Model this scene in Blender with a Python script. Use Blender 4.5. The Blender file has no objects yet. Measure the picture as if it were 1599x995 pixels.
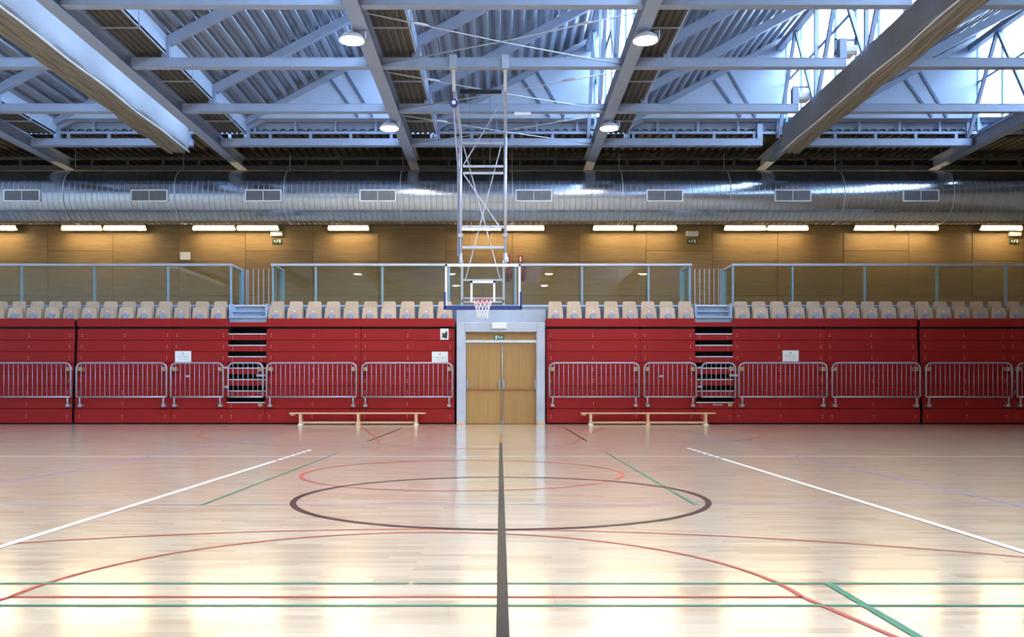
import bpy, bmesh, math, random
from mathutils import Vector, Matrix
random.seed(7)
R = math.radians
sc = bpy.context.scene
COL = sc.collection

# ---------------------------------------------------------------- camera
F, H, CX, CY = 1360.0, 0.94, 782.0, 610.0          # focal (px), eye height, vanishing point (px)
cam = bpy.data.cameras.new('camera'); cam_o = bpy.data.objects.new('camera', cam); COL.objects.link(cam_o)
cam_o.location = (0, 0, H); cam_o.rotation_euler = (R(90), 0, 0)
cam.sensor_width = 36; cam.lens = F / 1599 * 36
cam.shift_x = (799.5 - CX) / 1599; cam.shift_y = (CY - 497.5) / 1599
cam.clip_end = 500; cam.clip_start = 0.05
sc.camera = cam_o

# ---------------------------------------------------------------- world, daylight, exposure
wld = bpy.data.worlds.new('world'); sc.world = wld; wld.use_nodes = True
bg = wld.node_tree.nodes['Background']
bg.inputs[0].default_value = (0.54, 0.75, 1.0, 1); bg.inputs[1].default_value = 9.0
sc.view_settings.view_transform = 'Standard'; sc.view_settings.look = 'None'
sc.view_settings.gamma = 1; sc.view_settings.exposure = 0.88; sc.view_settings.use_curve_mapping = False
sc.cycles.max_bounces = 10; sc.cycles.diffuse_bounces = 6; sc.cycles.glossy_bounces = 4
sc.cycles.transparent_max_bounces = 24; sc.cycles.sample_clamp_indirect = 3; sc.cycles.caustics_reflective = False; sc.cycles.caustics_refractive = False; sc.cycles.blur_glossy = 1.0

# roof module
S = 5.45                                           # spacing of the roof trusses
XB = [2.75 + S * k for k in range(-4, 4)]          # truss axes: -19.05 ... 19.1
Y0, Y1 = -9.0, 24.8                                # hall, front wall to gable
ZG0, ZG1 = 8.28, 10.85                             # glazing foot / head
for xb in XB[1:]:                                  # the roof glazing, as portals for the sky
    L = bpy.data.lights.new('skylight_portal', 'AREA'); L.shape = 'RECTANGLE'
    L.size = ZG1 - ZG0; L.size_y = Y1 - Y0; L.cycles.is_portal = True
    o = bpy.data.objects.new('skylight_portal', L); COL.objects.link(o)
    o.location = (xb - 0.05, (Y0 + Y1) / 2, (ZG0 + ZG1) / 2); o.rotation_euler = (0, R(90), 0)

def PX(x, Y): return (x - CX) / F * Y              # photo column -> metres across at depth Y
def PZ(y, Y): return H + (CY - y) / F * Y          # photo row -> height at depth Y

# ---------------------------------------------------------------- materials
def nt(name):
    m = bpy.data.materials.new(name); m.use_nodes = True
    return m, m.node_tree.nodes, m.node_tree.links, m.node_tree.nodes['Principled BSDF']

def plain(name, col, rough=0.5, metal=0.0, var=0.08, scale=6.0, bump=0.0, stretch=(1, 1, 1), spec=0.5):
    m, n, l, b = nt(name)
    tc = n.new('ShaderNodeTexCoord'); mp = n.new('ShaderNodeMapping'); mp.inputs['Scale'].default_value = stretch
    nz = n.new('ShaderNodeTexNoise'); nz.inputs['Scale'].default_value = scale; nz.inputs['Detail'].default_value = 5
    l.new(tc.outputs['Object'], mp.inputs[0]); l.new(mp.outputs[0], nz.inputs['Vector'])
    rp = n.new('ShaderNodeValToRGB')
    lo = [max(0, c * (1 - var)) for c in col]; hi = [min(1, c * (1 + var)) for c in col]
    rp.color_ramp.elements[0].position = 0.3; rp.color_ramp.elements[1].position = 0.7
    rp.color_ramp.elements[0].color = (*lo, 1); rp.color_ramp.elements[1].color = (*hi, 1)
    l.new(nz.outputs['Fac'], rp.inputs[0]); l.new(rp.outputs[0], b.inputs['Base Color'])
    b.inputs['Roughness'].default_value = rough; b.inputs['Metallic'].default_value = metal
    b.inputs['Specular IOR Level'].default_value = spec
    if bump:
        bp = n.new('ShaderNodeBump'); bp.inputs['Strength'].default_value = bump; bp.inputs['Distance'].default_value = 0.02
        l.new(nz.outputs['Fac'], bp.inputs['Height']); l.new(bp.outputs[0], b.inputs['Normal'])
    return m

def emit(name, col, strength):
    m, n, l, b = nt(name)
    b.inputs['Base Color'].default_value = (*col, 1)
    b.inputs['Emission Color'].default_value = (*col, 1); b.inputs['Emission Strength'].default_value = strength
    return m

def wood(name, c1, c2, rough=0.45, grain=(0.6, 8, 8), scale=3.0, per_object=0.0, coords='Object'):
    m, n, l, b = nt(name)
    tc = n.new('ShaderNodeTexCoord'); mp = n.new('ShaderNodeMapping'); mp.inputs['Scale'].default_value = grain
    l.new(tc.outputs[coords], mp.inputs[0])
    nz = n.new('ShaderNodeTexNoise'); nz.inputs['Scale'].default_value = scale; nz.inputs['Detail'].default_value = 6
    nz.inputs['Roughness'].default_value = 0.65; nz.inputs['Distortion'].default_value = 0.6
    oi = n.new('ShaderNodeObjectInfo'); ad = n.new('ShaderNodeVectorMath'); ad.operation = 'ADD'
    ml = n.new('ShaderNodeVectorMath'); ml.operation = 'SCALE'; ml.inputs['Scale'].default_value = 37
    cb = n.new('ShaderNodeCombineXYZ')
    for i in range(3): l.new(oi.outputs['Random'], cb.inputs[i])
    l.new(cb.outputs[0], ml.inputs[0]); l.new(mp.outputs[0], ad.inputs[0]); l.new(ml.outputs[0], ad.inputs[1])
    l.new(ad.outputs[0], nz.inputs['Vector'])
    rp = n.new('ShaderNodeValToRGB'); rp.color_ramp.elements[0].position = 0.3; rp.color_ramp.elements[1].position = 0.72
    rp.color_ramp.elements[0].color = (*c1, 1); rp.color_ramp.elements[1].color = (*c2, 1)
    l.new(nz.outputs['Fac'], rp.inputs[0])
    if per_object:
        hs = n.new('ShaderNodeHueSaturation'); mr = n.new('ShaderNodeMapRange')
        mr.inputs['To Min'].default_value = 1 - per_object; mr.inputs['To Max'].default_value = 1 + per_object
        l.new(oi.outputs['Random'], mr.inputs[0]); l.new(mr.outputs[0], hs.inputs['Value'])
        l.new(rp.outputs[0], hs.inputs['Color']); l.new(hs.outputs[0], b.inputs['Base Color'])
    else:
        l.new(rp.outputs[0], b.inputs['Base Color'])
    b.inputs['Roughness'].default_value = rough
    return m

def glass(name, tint, refl=0.07, rough=0.02):
    m, n, l, b = nt(name); n.remove(b)
    out = n['Material Output']; tr = n.new('ShaderNodeBsdfTransparent'); tr.inputs[0].default_value = (*tint, 1)
    gl = n.new('ShaderNodeBsdfGlossy'); gl.inputs['Roughness'].default_value = rough
    mx = n.new('ShaderNodeMixShader'); mx.inputs[0].default_value = refl
    l.new(tr.outputs[0], mx.inputs[1]); l.new(gl.outputs[0], mx.inputs[2]); l.new(mx.outputs[0], out.inputs[0])
    return m

def floor_mat():
    m, n, l, b = nt('maple_floor')
    tc = n.new('ShaderNodeNewGeometry')
    br = n.new('ShaderNodeTexBrick')
    br.inputs['Scale'].default_value = 1.0
    br.inputs['Brick Width'].default_value = 0.46; br.inputs['Row Height'].default_value = 0.065
    br.inputs['Mortar Size'].default_value = 0.0007; br.inputs['Mortar Smooth'].default_value = 0.3
    br.inputs['Color1'].default_value = (0.0, 0.0, 0.0, 1); br.inputs['Color2'].default_value = (1, 1, 1, 1)
    br.inputs['Mortar'].default_value = (0.2, 0.2, 0.2, 1); br.offset = 0.37; br.offset_frequency = 3
    l.new(tc.outputs['Position'], br.inputs['Vector'])
    rp = n.new('ShaderNodeValToRGB')
    e = rp.color_ramp.elements; e[0].position = 0.0; e[0].color = (0.60, 0.47, 0.335, 1)
    e[1].position = 1.0; e[1].color = (0.80, 0.69, 0.545, 1)
    k = e.new(0.35); k.color = (0.715, 0.585, 0.44, 1)
    l.new(br.outputs['Color'], rp.inputs[0])
    mp = n.new('ShaderNodeMapping'); mp.inputs['Scale'].default_value = (1.0, 7, 1)
    nz = n.new('ShaderNodeTexNoise'); nz.noise_dimensions = '2D'; nz.inputs['Scale'].default_value = 1.6; nz.inputs['Detail'].default_value = 1.5
    l.new(tc.outputs['Position'], mp.inputs[0]); l.new(mp.outputs[0], nz.inputs['Vector'])
    mx = n.new('ShaderNodeMix'); mx.data_type = 'RGBA'; mx.blend_type = 'MULTIPLY'; mx.inputs['Factor'].default_value = 0.4
    r2 = n.new('ShaderNodeValToRGB'); r2.color_ramp.elements[0].color = (0.80, 0.74, 0.66, 1); r2.color_ramp.elements[1].color = (1, 1, 1, 1)
    r2.color_ramp.elements[0].position = 0.2; r2.color_ramp.elements[1].position = 0.75
    l.new(nz.outputs['Fac'], r2.inputs[0]); l.new(rp.outputs[0], mx.inputs['A']); l.new(r2.outputs[0], mx.inputs['B'])
    l.new(mx.outputs['Result'], b.inputs['Base Color'])
    b.inputs['Roughness'].default_value = 0.30; b.inputs['Specular IOR Level'].default_value = 0.6
    b.inputs['Coat Weight'].default_value = 1.0; b.inputs['Coat Roughness'].default_value = 0.14; b.inputs['Coat IOR'].default_value = 1.55
    return m

M = dict(
    floor=floor_mat(),
    steel=plain('painted_steel', (0.29, 0.35, 0.49), 0.42, 0.0, 0.06, 3),
    steel_dark=plain('brown_steel', (0.11, 0.10, 0.085), 0.5, 0.0, 0.1, 3),
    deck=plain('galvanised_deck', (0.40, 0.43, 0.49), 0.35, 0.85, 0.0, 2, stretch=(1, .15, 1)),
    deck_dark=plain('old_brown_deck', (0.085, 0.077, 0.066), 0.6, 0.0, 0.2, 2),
    deck_gallery=plain('gallery_deck_shade', (0.014, 0.013, 0.012), 0.7, 0.0, 0.2, 2),  # unlit roof over the gallery, its shade put into the deck colour
    gable=plain('gable_sheet', (0.42, 0.51, 0.67), 0.45, 0.0, 0.05, 1.5),
    gable_strip=plain('gable_strip', (0.10, 0.15, 0.24), 0.5, 0.2, 0.1, 3),
    mullion=plain('mullion_paint', (0.16, 0.24, 0.38), 0.45, 0.3, 0.08, 3),
    sky_glass=glass('skylight_glass', (0.93, 0.96, 1.0), 0.05),
    rail_glass=glass('balustrade_glass', (0.86, 0.89, 0.83), 0.045, 0.01),
    board_glass=glass('backboard_glass', (0.95, 0.97, 0.97), 0.03, 0.02),
    concrete=plain('fair_faced_concrete', (0.43, 0.475, 0.57), 0.75, 0.0, 0.10, 2.5, 0.15),
    red=plain('red_laminate', (0.29, 0.0095, 0.011), 0.42, 0.0, 0.06, 1.2, spec=0.25),
    black=plain('black_void', (0.008, 0.009, 0.012), 0.7, 0.0, 0.1, 3),
    darkblue=plain('dark_edge_paint', (0.10, 0.14, 0.21), 0.6, 0.0, 0.1, 3),
    nosing=plain('aluminium_nosing', (0.72, 0.74, 0.80), 0.35, 0.6, 0.05, 4),
    galv=plain('galvanised_tube', (0.36, 0.345, 0.43), 0.42, 0.4, 0.08, 6),
    rail=plain('powder_coated_rail', (0.48, 0.52, 0.62), 0.35, 0.35, 0.05, 4),
    post=plain('blue_steel_post', (0.24, 0.40, 0.56), 0.4, 0.2, 0.06, 4),
    step=plain('blue_grey_step_metal', (0.36, 0.47, 0.66), 0.42, 0.2, 0.08, 5),
    duct=plain('spiral_duct_zinc', (0.46, 0.51, 0.60), 0.19, 0.97, 0.08, 5, stretch=(4, 1, 1)),
    duct_seam=plain('spiral_seam_zinc', (0.40, 0.43, 0.47), 0.3, 0.9, 0.08, 5),
    grille=plain('grille_grey', (0.22, 0.23, 0.26), 0.5, 0.3, 0.1, 8),
    frame_white=plain('white_frame', (0.80, 0.82, 0.86), 0.4, 0.0, 0.03, 4),
    wall_wood=wood('oak_wall_panel', (0.20, 0.125, 0.050), (0.285, 0.185, 0.080), 0.5, (0.5, 6, 5), 2.2, 0.10),
    door_wood=wood('oak_door_veneer', (0.32, 0.18, 0.056), (0.41, 0.24, 0.082), 0.42, (9, 6, .5), 2.0, 0.03),
    door_rail=plain('red_brown_kick_rail', (0.36, 0.13, 0.045), 0.4, 0.0, 0.08, 8),
    beech=wood('beech_plywood', (0.48, 0.355, 0.26), (0.57, 0.44, 0.335), 0.38, (5, 5, .6), 2.4, 0.09),
    bench=wood('bench_pine', (0.62, 0.40, 0.24), (0.74, 0.52, 0.34), 0.45, (.6, 8, 8), 2.4, 0.04),
    bracket=plain('seat_bracket_plastic', (0.28, 0.33, 0.50), 0.45, 0.0, 0.06, 8),
    disc=plain('white_disc', (0.85, 0.85, 0.85), 0.4, 0.0, 0.02, 8),
    brass=plain('brass_plate', (0.42, 0.33, 0.17), 0.45, 0.4, 0.15, 20),
    rivet=plain('rivet_zinc', (0.62, 0.36, 0.34), 0.4, 0.3, 0.1, 20),
    white=plain('white_plastic', (0.82, 0.83, 0.85), 0.45, 0.0, 0.03, 4),
    paper=plain('paper_white', (0.80, 0.82, 0.85), 0.6, 0.0, 0.02, 4),
    ink=plain('print_ink', (0.03, 0.035, 0.05), 0.6, 0.0, 0.2, 20),
    ink_grey=plain('grey_print', (0.42, 0.46, 0.50), 0.6, 0.0, 0.1, 20),
    green=plain('exit_green', (0.012, 0.17, 0.10), 0.5, 0.0, 0.04, 8),
    exit_dark=plain('exit_dark_green', (0.02, 0.06, 0.03), 0.5, 0.0, 0.04, 8),
    blue_pad=plain('navy_board_padding', (0.018, 0.035, 0.20), 0.5, 0.0, 0.05, 6),
    rim=plain('red_rim', (0.55, 0.10, 0.09), 0.4, 0.1, 0.05, 8),
    net=plain('net_cord', (0.85, 0.83, 0.86), 0.8, 0.0, 0.03, 8),
    tower=plain('tower_steel', (0.50, 0.53, 0.62), 0.36, 0.5, 0.06, 5),
    cable=plain('steel_cable', (0.55, 0.58, 0.64), 0.35, 0.6, 0.05, 5),
    fabric=plain('curtain_canvas', (0.23, 0.24, 0.275), 0.85, 0.0, 0.06, 2, 0.25, (1, .3, 1)),
    fabric_fold=plain('curtain_fold_bounce_tint', (0.23, 0.21, 0.18), 0.9, 0.0, 0.25, 5, 0.25, (9, .15, 5)),  # same curtain cloth, shading and warm floor bounce put into the underside colour
    ext=plain('extinguisher_red', (0.22, 0.02, 0.03), 0.3, 0.0, 0.05, 8),
    hinge=plain('steel_fitting', (0.40, 0.42, 0.46), 0.35, 0.7, 0.05, 8),
    tray=plain('cable_tray', (0.11, 0.10, 0.085), 0.6, 0.1, 0.1, 6),
    tube_warm=emit('fluorescent_tube', (1.0, 0.76, 0.40), 34.0),
    lamp_disc=emit('lamp_diffuser', (1.0, 0.93, 0.82), 185.0),
    sidewall=plain('side_wall_plaster', (0.62, 0.58, 0.52), 0.8, 0.0, 0.04, 2),
    l_black=plain('black_line_paint', (0.012, 0.013, 0.016), 0.35, 0.0, 0.3, 6, spec=0.2),
    l_orange=plain('orange_line_paint', (0.40, 0.15, 0.035), 0.4, 0.0, 0.1, 6),
    l_maroon=plain('maroon_line_paint', (0.040, 0.006, 0.012), 0.35, 0.0, 0.1, 6, spec=0.2),
    l_red=plain('red_line_paint', (0.42, 0.06, 0.035), 0.4, 0.0, 0.1, 6),
    l_green=plain('green_line_paint', (0.03, 0.20, 0.115), 0.4, 0.0, 0.1, 6),
    l_white=plain('white_line_paint', (0.90, 0.91, 0.95), 0.4, 0.0, 0.02, 6),
    l_blue=plain('blue_grey_line_paint', (0.26, 0.30, 0.42), 0.4, 0.0, 0.05, 6),
    l_purple=plain('purple_line_paint', (0.24, 0.16, 0.40), 0.4, 0.0, 0.05, 6),
    l_pale=plain('pale_line_paint', (0.78, 0.74, 0.76), 0.4, 0.0, 0.02, 6),
)

# ---------------------------------------------------------------- mesh helpers
class MB:
    def __init__(s): s.v = []; s.f = []; s.smooth = False
    def box(s, x0, x1, y0, y1, z0, z1):
        i = len(s.v)
        s.v += [(x0, y0, z0), (x1, y0, z0), (x1, y1, z0), (x0, y1, z0), (x0, y0, z1), (x1, y0, z1), (x1, y1, z1), (x0, y1, z1)]
        s.f += [[i + a for a in q] for q in ((0, 3, 2, 1), (4, 5, 6, 7), (0, 1, 5, 4), (1, 2, 6, 5), (2, 3, 7, 6), (3, 0, 4, 7))]
        return s
    def cbox(s, c, d): return s.box(c[0] - d[0] / 2, c[0] + d[0] / 2, c[1] - d[1] / 2, c[1] + d[1] / 2, c[2] - d[2] / 2, c[2] + d[2] / 2)
    def bar(s, a, b, w, t=None):
        a, b = Vector(a), Vector(b); t = t or w; d = (b - a).normalized()
        up = Vector((0, 0, 1)) if abs(d.z) < 0.95 else Vector((0, 1, 0))
        x = d.cross(up).normalized(); y = x.cross(d).normalized(); i = len(s.v)
        for p in (a, b):
            for sx, sy in ((-1, -1), (1, -1), (1, 1), (-1, 1)): s.v.append(tuple(p + x * sx * w / 2 + y * sy * t / 2))
        s.f += [[i + k for k in q] for q in ((3, 2, 1, 0), (4, 5, 6, 7), (0, 1, 5, 4), (1, 2, 6, 5), (2, 3, 7, 6), (3, 0, 4, 7))]
        return s
    def tube(s, pts, r, n=8, closed=False, cap=True):
        s.smooth = True
        P = [Vector(p) for p in pts]; m = len(P); i0 = len(s.v); prev = None
        for k in range(m):
            if closed: t = (P[(k + 1) % m] - P[k - 1]).normalized()
            else: t = (P[min(k + 1, m - 1)] - P[max(k - 1, 0)]).normalized()
            if prev is None:
                up = Vector((0, 0, 1)) if abs(t.z) < 0.9 else Vector((0, 1, 0))
                x = t.cross(up).normalized()
            else:
                x = (prev - t * prev.dot(t)).normalized()
            y = t.cross(x); prev = x
            rr = r[k] if isinstance(r, (list, tuple)) else r
            for j in range(n):
                a = 2 * math.pi * j / n; s.v.append(tuple(P[k] + x * math.cos(a) * rr + y * math.sin(a) * rr))
        for k in range(m if closed else m - 1):
            for j in range(n):
                a, b = i0 + k * n, i0 + ((k + 1) % m) * n
                s.f.append([a + j, a + (j + 1) % n, b + (j + 1) % n, b + j])
        if cap and not closed:
            s.f.append([i0 + j for j in range(n)][::-1]); s.f.append([i0 + (m - 1) * n + j for j in range(n)])
        return s
    def prism_y(s, poly, y0, y1):                  # polygon in X,Z pushed along Y
        i = len(s.v); n = len(poly)
        s.v += [(x, y0, z) for x, z in poly] + [(x, y1, z) for x, z in poly]
        s.f.append([i + k for k in range(n)]); s.f.append([i + n + k for k in range(n)][::-1])
        for k in range(n): s.f.append([i + k, i + n + k, i + n + (k + 1) % n, i + (k + 1) % n])
        return s
    def strip_y(s, prof, y0, y1, ny=1, t=0.0):     # open profile in X,Z swept along Y
        i = len(s.v); n = len(prof)
        for q in range(ny + 1):
            y = y0 + (y1 - y0) * q / ny; s.v += [(x, y, z) for x, z in prof]
        for q in range(ny):
            for k in range(n - 1):
                a = i + q * n + k; s.f.append([a, a + 1, a + n + 1, a + n])
        return s
    def mesh(s, name, mat, bevel=0.0, fix=True):
        me = bpy.data.meshes.new(name); me.from_pydata(s.v, [], s.f)
        if bevel or fix:
            bm = bmesh.new(); bm.from_mesh(me)
            if fix: bmesh.ops.recalc_face_normals(bm, faces=bm.faces)
            if bevel: bmesh.ops.bevel(bm, geom=bm.edges[:], offset=bevel, segments=1, affect='EDGES', profile=0.5)
            bm.to_mesh(me); bm.free()
        me.materials.append(mat)
        if s.smooth:
            me.polygons.foreach_set('use_smooth', [len(p.vertices) == 4 for p in me.polygons])
        me.update(); return me
    def build(s, name, mat, parent=None, loc=(0, 0, 0), bevel=0.0, fix=True):
        return link(name, s.mesh(name, mat, bevel, fix), parent, loc)

def link(name, data, parent=None, loc=(0, 0, 0), rot=None):
    o = bpy.data.objects.new(name, data); COL.objects.link(o); o.location = loc
    if rot: o.rotation_euler = rot
    if parent: o.parent = parent
    return o
def tag(o, label, cat, group=None, kind=None):
    o['label'] = label; o['category'] = cat
    if group: o['group'] = group
    if kind: o['kind'] = kind
    return o
def thing(name, label, cat, loc=(0, 0, 0), group=None):
    return tag(link(name, None, None, loc), label, cat, group)
def struct(o, label=None):
    o['kind'] = 'structure'
    if label: o['label'] = label
    return o
_cache = {}
def sbox(name, d, mat, parent, loc, bevel=0.0):     # box that shares its mesh with alike boxes
    key = (name, tuple(round(x, 4) for x in d), mat.name, bevel)
    if key not in _cache: _cache[key] = MB().cbox((0, 0, 0), d).mesh(name, mat, bevel)
    return link(name, _cache[key], parent, loc)
ORD = ['first', 'second', 'third', 'fourth', 'fifth', 'sixth', 'seventh', 'eighth', 'ninth', 'tenth', 'eleventh', 'twelfth', 'thirteenth', 'fourteenth', 'fifteenth', 'sixteenth', 'seventeenth', 'eighteenth', 'nineteenth', 'twentieth']

# ================================================================ THE SETTING
XW = 19.1
BW = 0.13                                            # floor board width
PY0, PY1 = 2.6, 2.6 + BW * 20                        # zone laid with single boards: 2.6 .. 5.2
fl = MB()
fl.box(-XW, XW, Y0, PY0, -0.2, 0).box(-XW, XW, PY1, 30.2, -0.2, 0)
fl.box(-XW, XW, PY0, PY1, -0.2, -0.016)
fl.box(-XW, -3.9, PY0, PY1, -0.016, 0).box(3.9, XW, PY0, PY1, -0.016, 0)
floor = struct(fl.build('floor', M['floor']), 'pale maple strip sports floor with court markings')
for r in range(20):
    y = PY0 + BW * (r + 0.5); cuts = [-3.9]; x = -3.9 + 0.46 * random.choice([1, 2, 3, 4])
    while x < 3.7: cuts.append(x); x += 0.46 * random.choice([3, 4, 5])
    cuts.append(3.9)
    for a, b in zip(cuts, cuts[1:]):
        if b - a > 0.05:
            sbox('plank', (b - a - 0.0008, BW - 0.0008, 0.0158), M['floor'], floor, ((a + b) / 2, y, -0.0079))

# back wall of the gallery, single wood panels
YW = 29.0
wb = struct(MB().box(-XW, XW, YW + 0.05, YW + 0.25, 3.3, PZ(352, YW)).build('wall_back', M['black']), 'oak panelled rear wall of the upper gallery')
ztop = PZ(352.5, YW)
seams = [74 - 103 * 3, 74 - 103 * 2, 74 - 103, 74, 176, 279, 383, 488.7, 591.5, 696, 800, 904, 1009, 1112, 1214.5, 1317, 1419, 1518.5, 1621, 1724, 1827]
hs = [3.4, PZ(462, YW), PZ(408, YW), PZ(392, YW), ztop]
for k, (a, b) in enumerate(zip(seams, seams[1:])):
    xa, xb_ = PX(a, YW), PX(b, YW)
    cut = hs[:2] + ([hs[2]] if k % 3 else [hs[3]]) + [ztop]
    for z0, z1 in zip(cut, cut[1:]):
        sbox('wall_panel', (xb_ - xa - 0.012, 0.05, z1 - z0 - 0.01), M['wall_wood'], wb, ((xa + xb_) / 2, YW + 0.025 + random.uniform(0, .004), (z0 + z1) / 2), 0.004)
struct(MB().box(-XW, XW, YW + 0.25, YW + 0.45, 3.3, 9.2).build('wall_back_upper', M['black']), 'dark wall above the gallery panelling')
struct(MB().box(-XW, XW, YW - 0.28, YW + 0.3, ztop, ztop + 0.05).build('trim_1', M['tray']), 'dark ledge along the top of the wood panelling')
struct(MB().box(-XW - .2, -XW, Y0, 29.5, 0, 11.2).build('wall_left', M['sidewall']))
struct(MB().box(XW, XW + .2, Y0, 29.5, 0, 11.2).build('wall_right', M['sidewall']))
struct(MB().box(-XW, XW, Y0 - .2, Y0, 0, 11.2).build('wall_front', M['sidewall']))
# gallery slab
YS = 25.25
slab = struct(MB().box(-XW, XW, YS, YW + 0.3, 2.86, 3.36).build('floor_gallery', M['concrete'], bevel=0.01), 'concrete edge of the gallery floor slab')
struct(MB().box(-XW, PX(713, YS), YS - 0.02, YS, 2.86, 3.30).box(PX(852, YS), XW, YS - 0.02, YS, 2.86, 3.30).build('trim_2', M['darkblue']), 'dark blue fascia behind the row of seats')
struct(MB().box(-XW, XW, YS - 0.05, YS + 0.04, 3.36, 3.42).build('trim_3', M['step']), 'blue grey metal edge strip under the glass balustrade')
struct(MB().box(-XW, -1.3, YS + .05, YS + .2, 0, 2.86).box(1.3, XW, YS + .05, YS + .2, 0, 2.86).box(-1.31, 1.31, YS + .21, YS + .3, 0, 2.86).box(-XW, XW, YW + .05, YW + .25, 0, 3.3).build('wall_under_gallery', M['black']), 'dark wall behind the folded bleachers')
# concrete portal around the door
YP = 24.2
portal = MB()
xo0, xo1, xi0, xi1 = PX(713, YP), PX(851, YP), PX(726, YP), PX(838, YP)
zt, zi = PZ(503.5, YP), PZ(518.5, YP)
portal.box(xo0, xi0, YP, YS + .2, 0, zt).box(xi1, xo1, YP, YS + .2, 0, zt).box(xi0, xi1, YP, YS + .2, zi, zt)
portal = struct(portal.build('wall_portal', M['concrete'], bevel=0.012), 'pale concrete portal framing the double door')
for xa, xb_ in ((xo0, xi0), (xi1, xo1)): sbox('skirting', (xb_ - xa - .02, 0.03, 0.07), M['bench'], portal, ((xa + xb_) / 2, YP - 0.015, 0.036), 0.004)

# door in the portal
YD = YP + 0.16
door = struct(link('door_1', None, None, (0, YD, 0)), 'oak veneered double door with panic bars')
dz = PZ(535.5, YD); tz0 = PZ(531, YD)
dw0, dw1, dm = PX(727.5, YD), PX(837, YD), PX(784.3, YD)
MB().box(dw0, dw1, 0, .05, tz0, zi + .02).build('transom_panel', M['door_wood'], door)
MB().box(xi0, xi1, -.03, .06, dz, tz0).build('transom_rail', M['nosing'], door, bevel=.004)
MB().box(xi0, dw0, -.05, .06, 0, zi).box(dw1, xi1, -.05, .06, 0, zi).build('door_frame', M['nosing'], door)
for nm, a, b, hx in (('l', dw0, dm - .045, dm - .1), ('r', dm + .015, dw1, dm + .05)):
    lf = MB().box(a, b, 0, .05, .008, dz - .008).build('door_leaf', M['door_wood'], door, bevel=.004)
    MB().box(a + .03, b - .03, -.045, -.015, PZ(609, YD), PZ(606, YD)).build('panic_bar', M['door_rail'], lf, bevel=.006)
    MB().box(a + .02, b - .02, -.006, 0, .02, 1.0).build('kick_panel', M['door_wood'], lf)
    for hxx in ((b - .06, a + .02) if nm == 'l' else (a + .0, b - .05)):
        MB().box(hxx, hxx + .05, -.06, 0, PZ(607.5, YD), PZ(593, YD)).build('lock_case', M['hinge'], lf, bevel=.006)
MB().box(dm - .045, dm + .015, -.008, .055, .01, dz - .01).build('meeting_stile', M['door_wood'], door)
MB().tube([(dm, -.03, .03), (dm, -.03, dz - .05)], .014).build('espagnolette_rod', M['hinge'], door)
MB().box(dm - .03, dm + .03, -.04, 0, .01, .13).build('floor_bolt', M['hinge'], door, bevel=.005)

# roof decks, gutters, upstands, gables
def corr(x0, z0, x1, z1, pitch=0.33, depth=0.14):
    L = math.hypot(x1 - x0, z1 - z0); ux, uz = (x1 - x0) / L, (z1 - z0) / L; nx, nz = -uz, ux
    pts = []; s = 0.0
    while s < L:
        for ds, h in ((0, 0), (pitch * .30, 0), (pitch * .34, .04), (pitch * .38, .16), (pitch * .44, .5), (pitch * .50, .84), (pitch * .54, .96), (pitch * .58, 1), (pitch * .76, 1), (pitch * .80, .96), (pitch * .84, .84), (pitch * .89, .5), (pitch * .94, .16), (pitch * .97, .04)):
            q = min(s + ds, L); pts.append((x0 + ux * q + nx * depth * h, z0 + uz * q + nz * depth * h))
        s += pitch
    pts.append((x1, z1)); return pts
ZLO, SL = 8.56, 0.528                                  # foot and slope of the sheeted roof
BAY = {-4: 'outermost left', -3: 'far left', -2: 'left', -1: 'middle', 0: 'right', 1: 'far right', 2: 'outermost right'}
for k in range(7):
    xa, xb_ = XB[k], XB[k + 1]; xr0, xr1 = xa + 0.85, xb_ - 0.02
    zr1 = ZLO + 0.1 + (xr1 - xr0) * SL
    dk = MB().strip_y(corr(xr0, ZLO + 0.1, xr1, zr1), Y0, Y1 + .1); dk.smooth = True
    struct(dk.build('ceiling_deck', M['deck'], fix=False), 'corrugated metal roof deck over the %s bay' % BAY[k - 4])
    struct(MB().strip_y(corr(xa + .1, 8.27, xr0 + .03, 8.27, .14, .05), Y0, Y1 + .1).build('ceiling_gutter', M['deck_dark'], fix=False), 'brown ribbed gutter soffit of the %s bay' % BAY[k - 4])
    struct(MB().box(xr0, xr0 + .03, Y0, Y1 + .1, 8.25, ZLO + .15).build('trim_upstand', M['gable'], bevel=.0), 'pale metal upstand beside the %s gutter' % BAY[k - 4])
    for yg, t in ((Y1, 1), (Y0, 0)):
        zb = 8.70 if t else 8.2; xs = xr0 + .03
        g = struct(MB().prism_y([(xs, zb), (xb_ - .08, zb), (xb_ - .08, zr1 + .17), (xs, ZLO + .30)], yg, yg + .08).build('wall_gable', M['gable']), 'pale gable sheet closing the %s roof bay' % BAY[k - 4])
        if t:
            MB().bar((xs, yg - .03, ZLO + .02), (xb_ - .1, yg - .03, zr1 - .12), .05, .16).build('verge_angle', M['steel'], g)
            for off in (0, .42):
                bx = xa + 3.3 + off
                MB().bar((bx, yg - .02, ZLO + .06 + (bx - xr0) * SL - .12), (bx + .78, yg - .02, 8.72), .03, .07).build('stiffener', M['gable_strip'], g)
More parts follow.
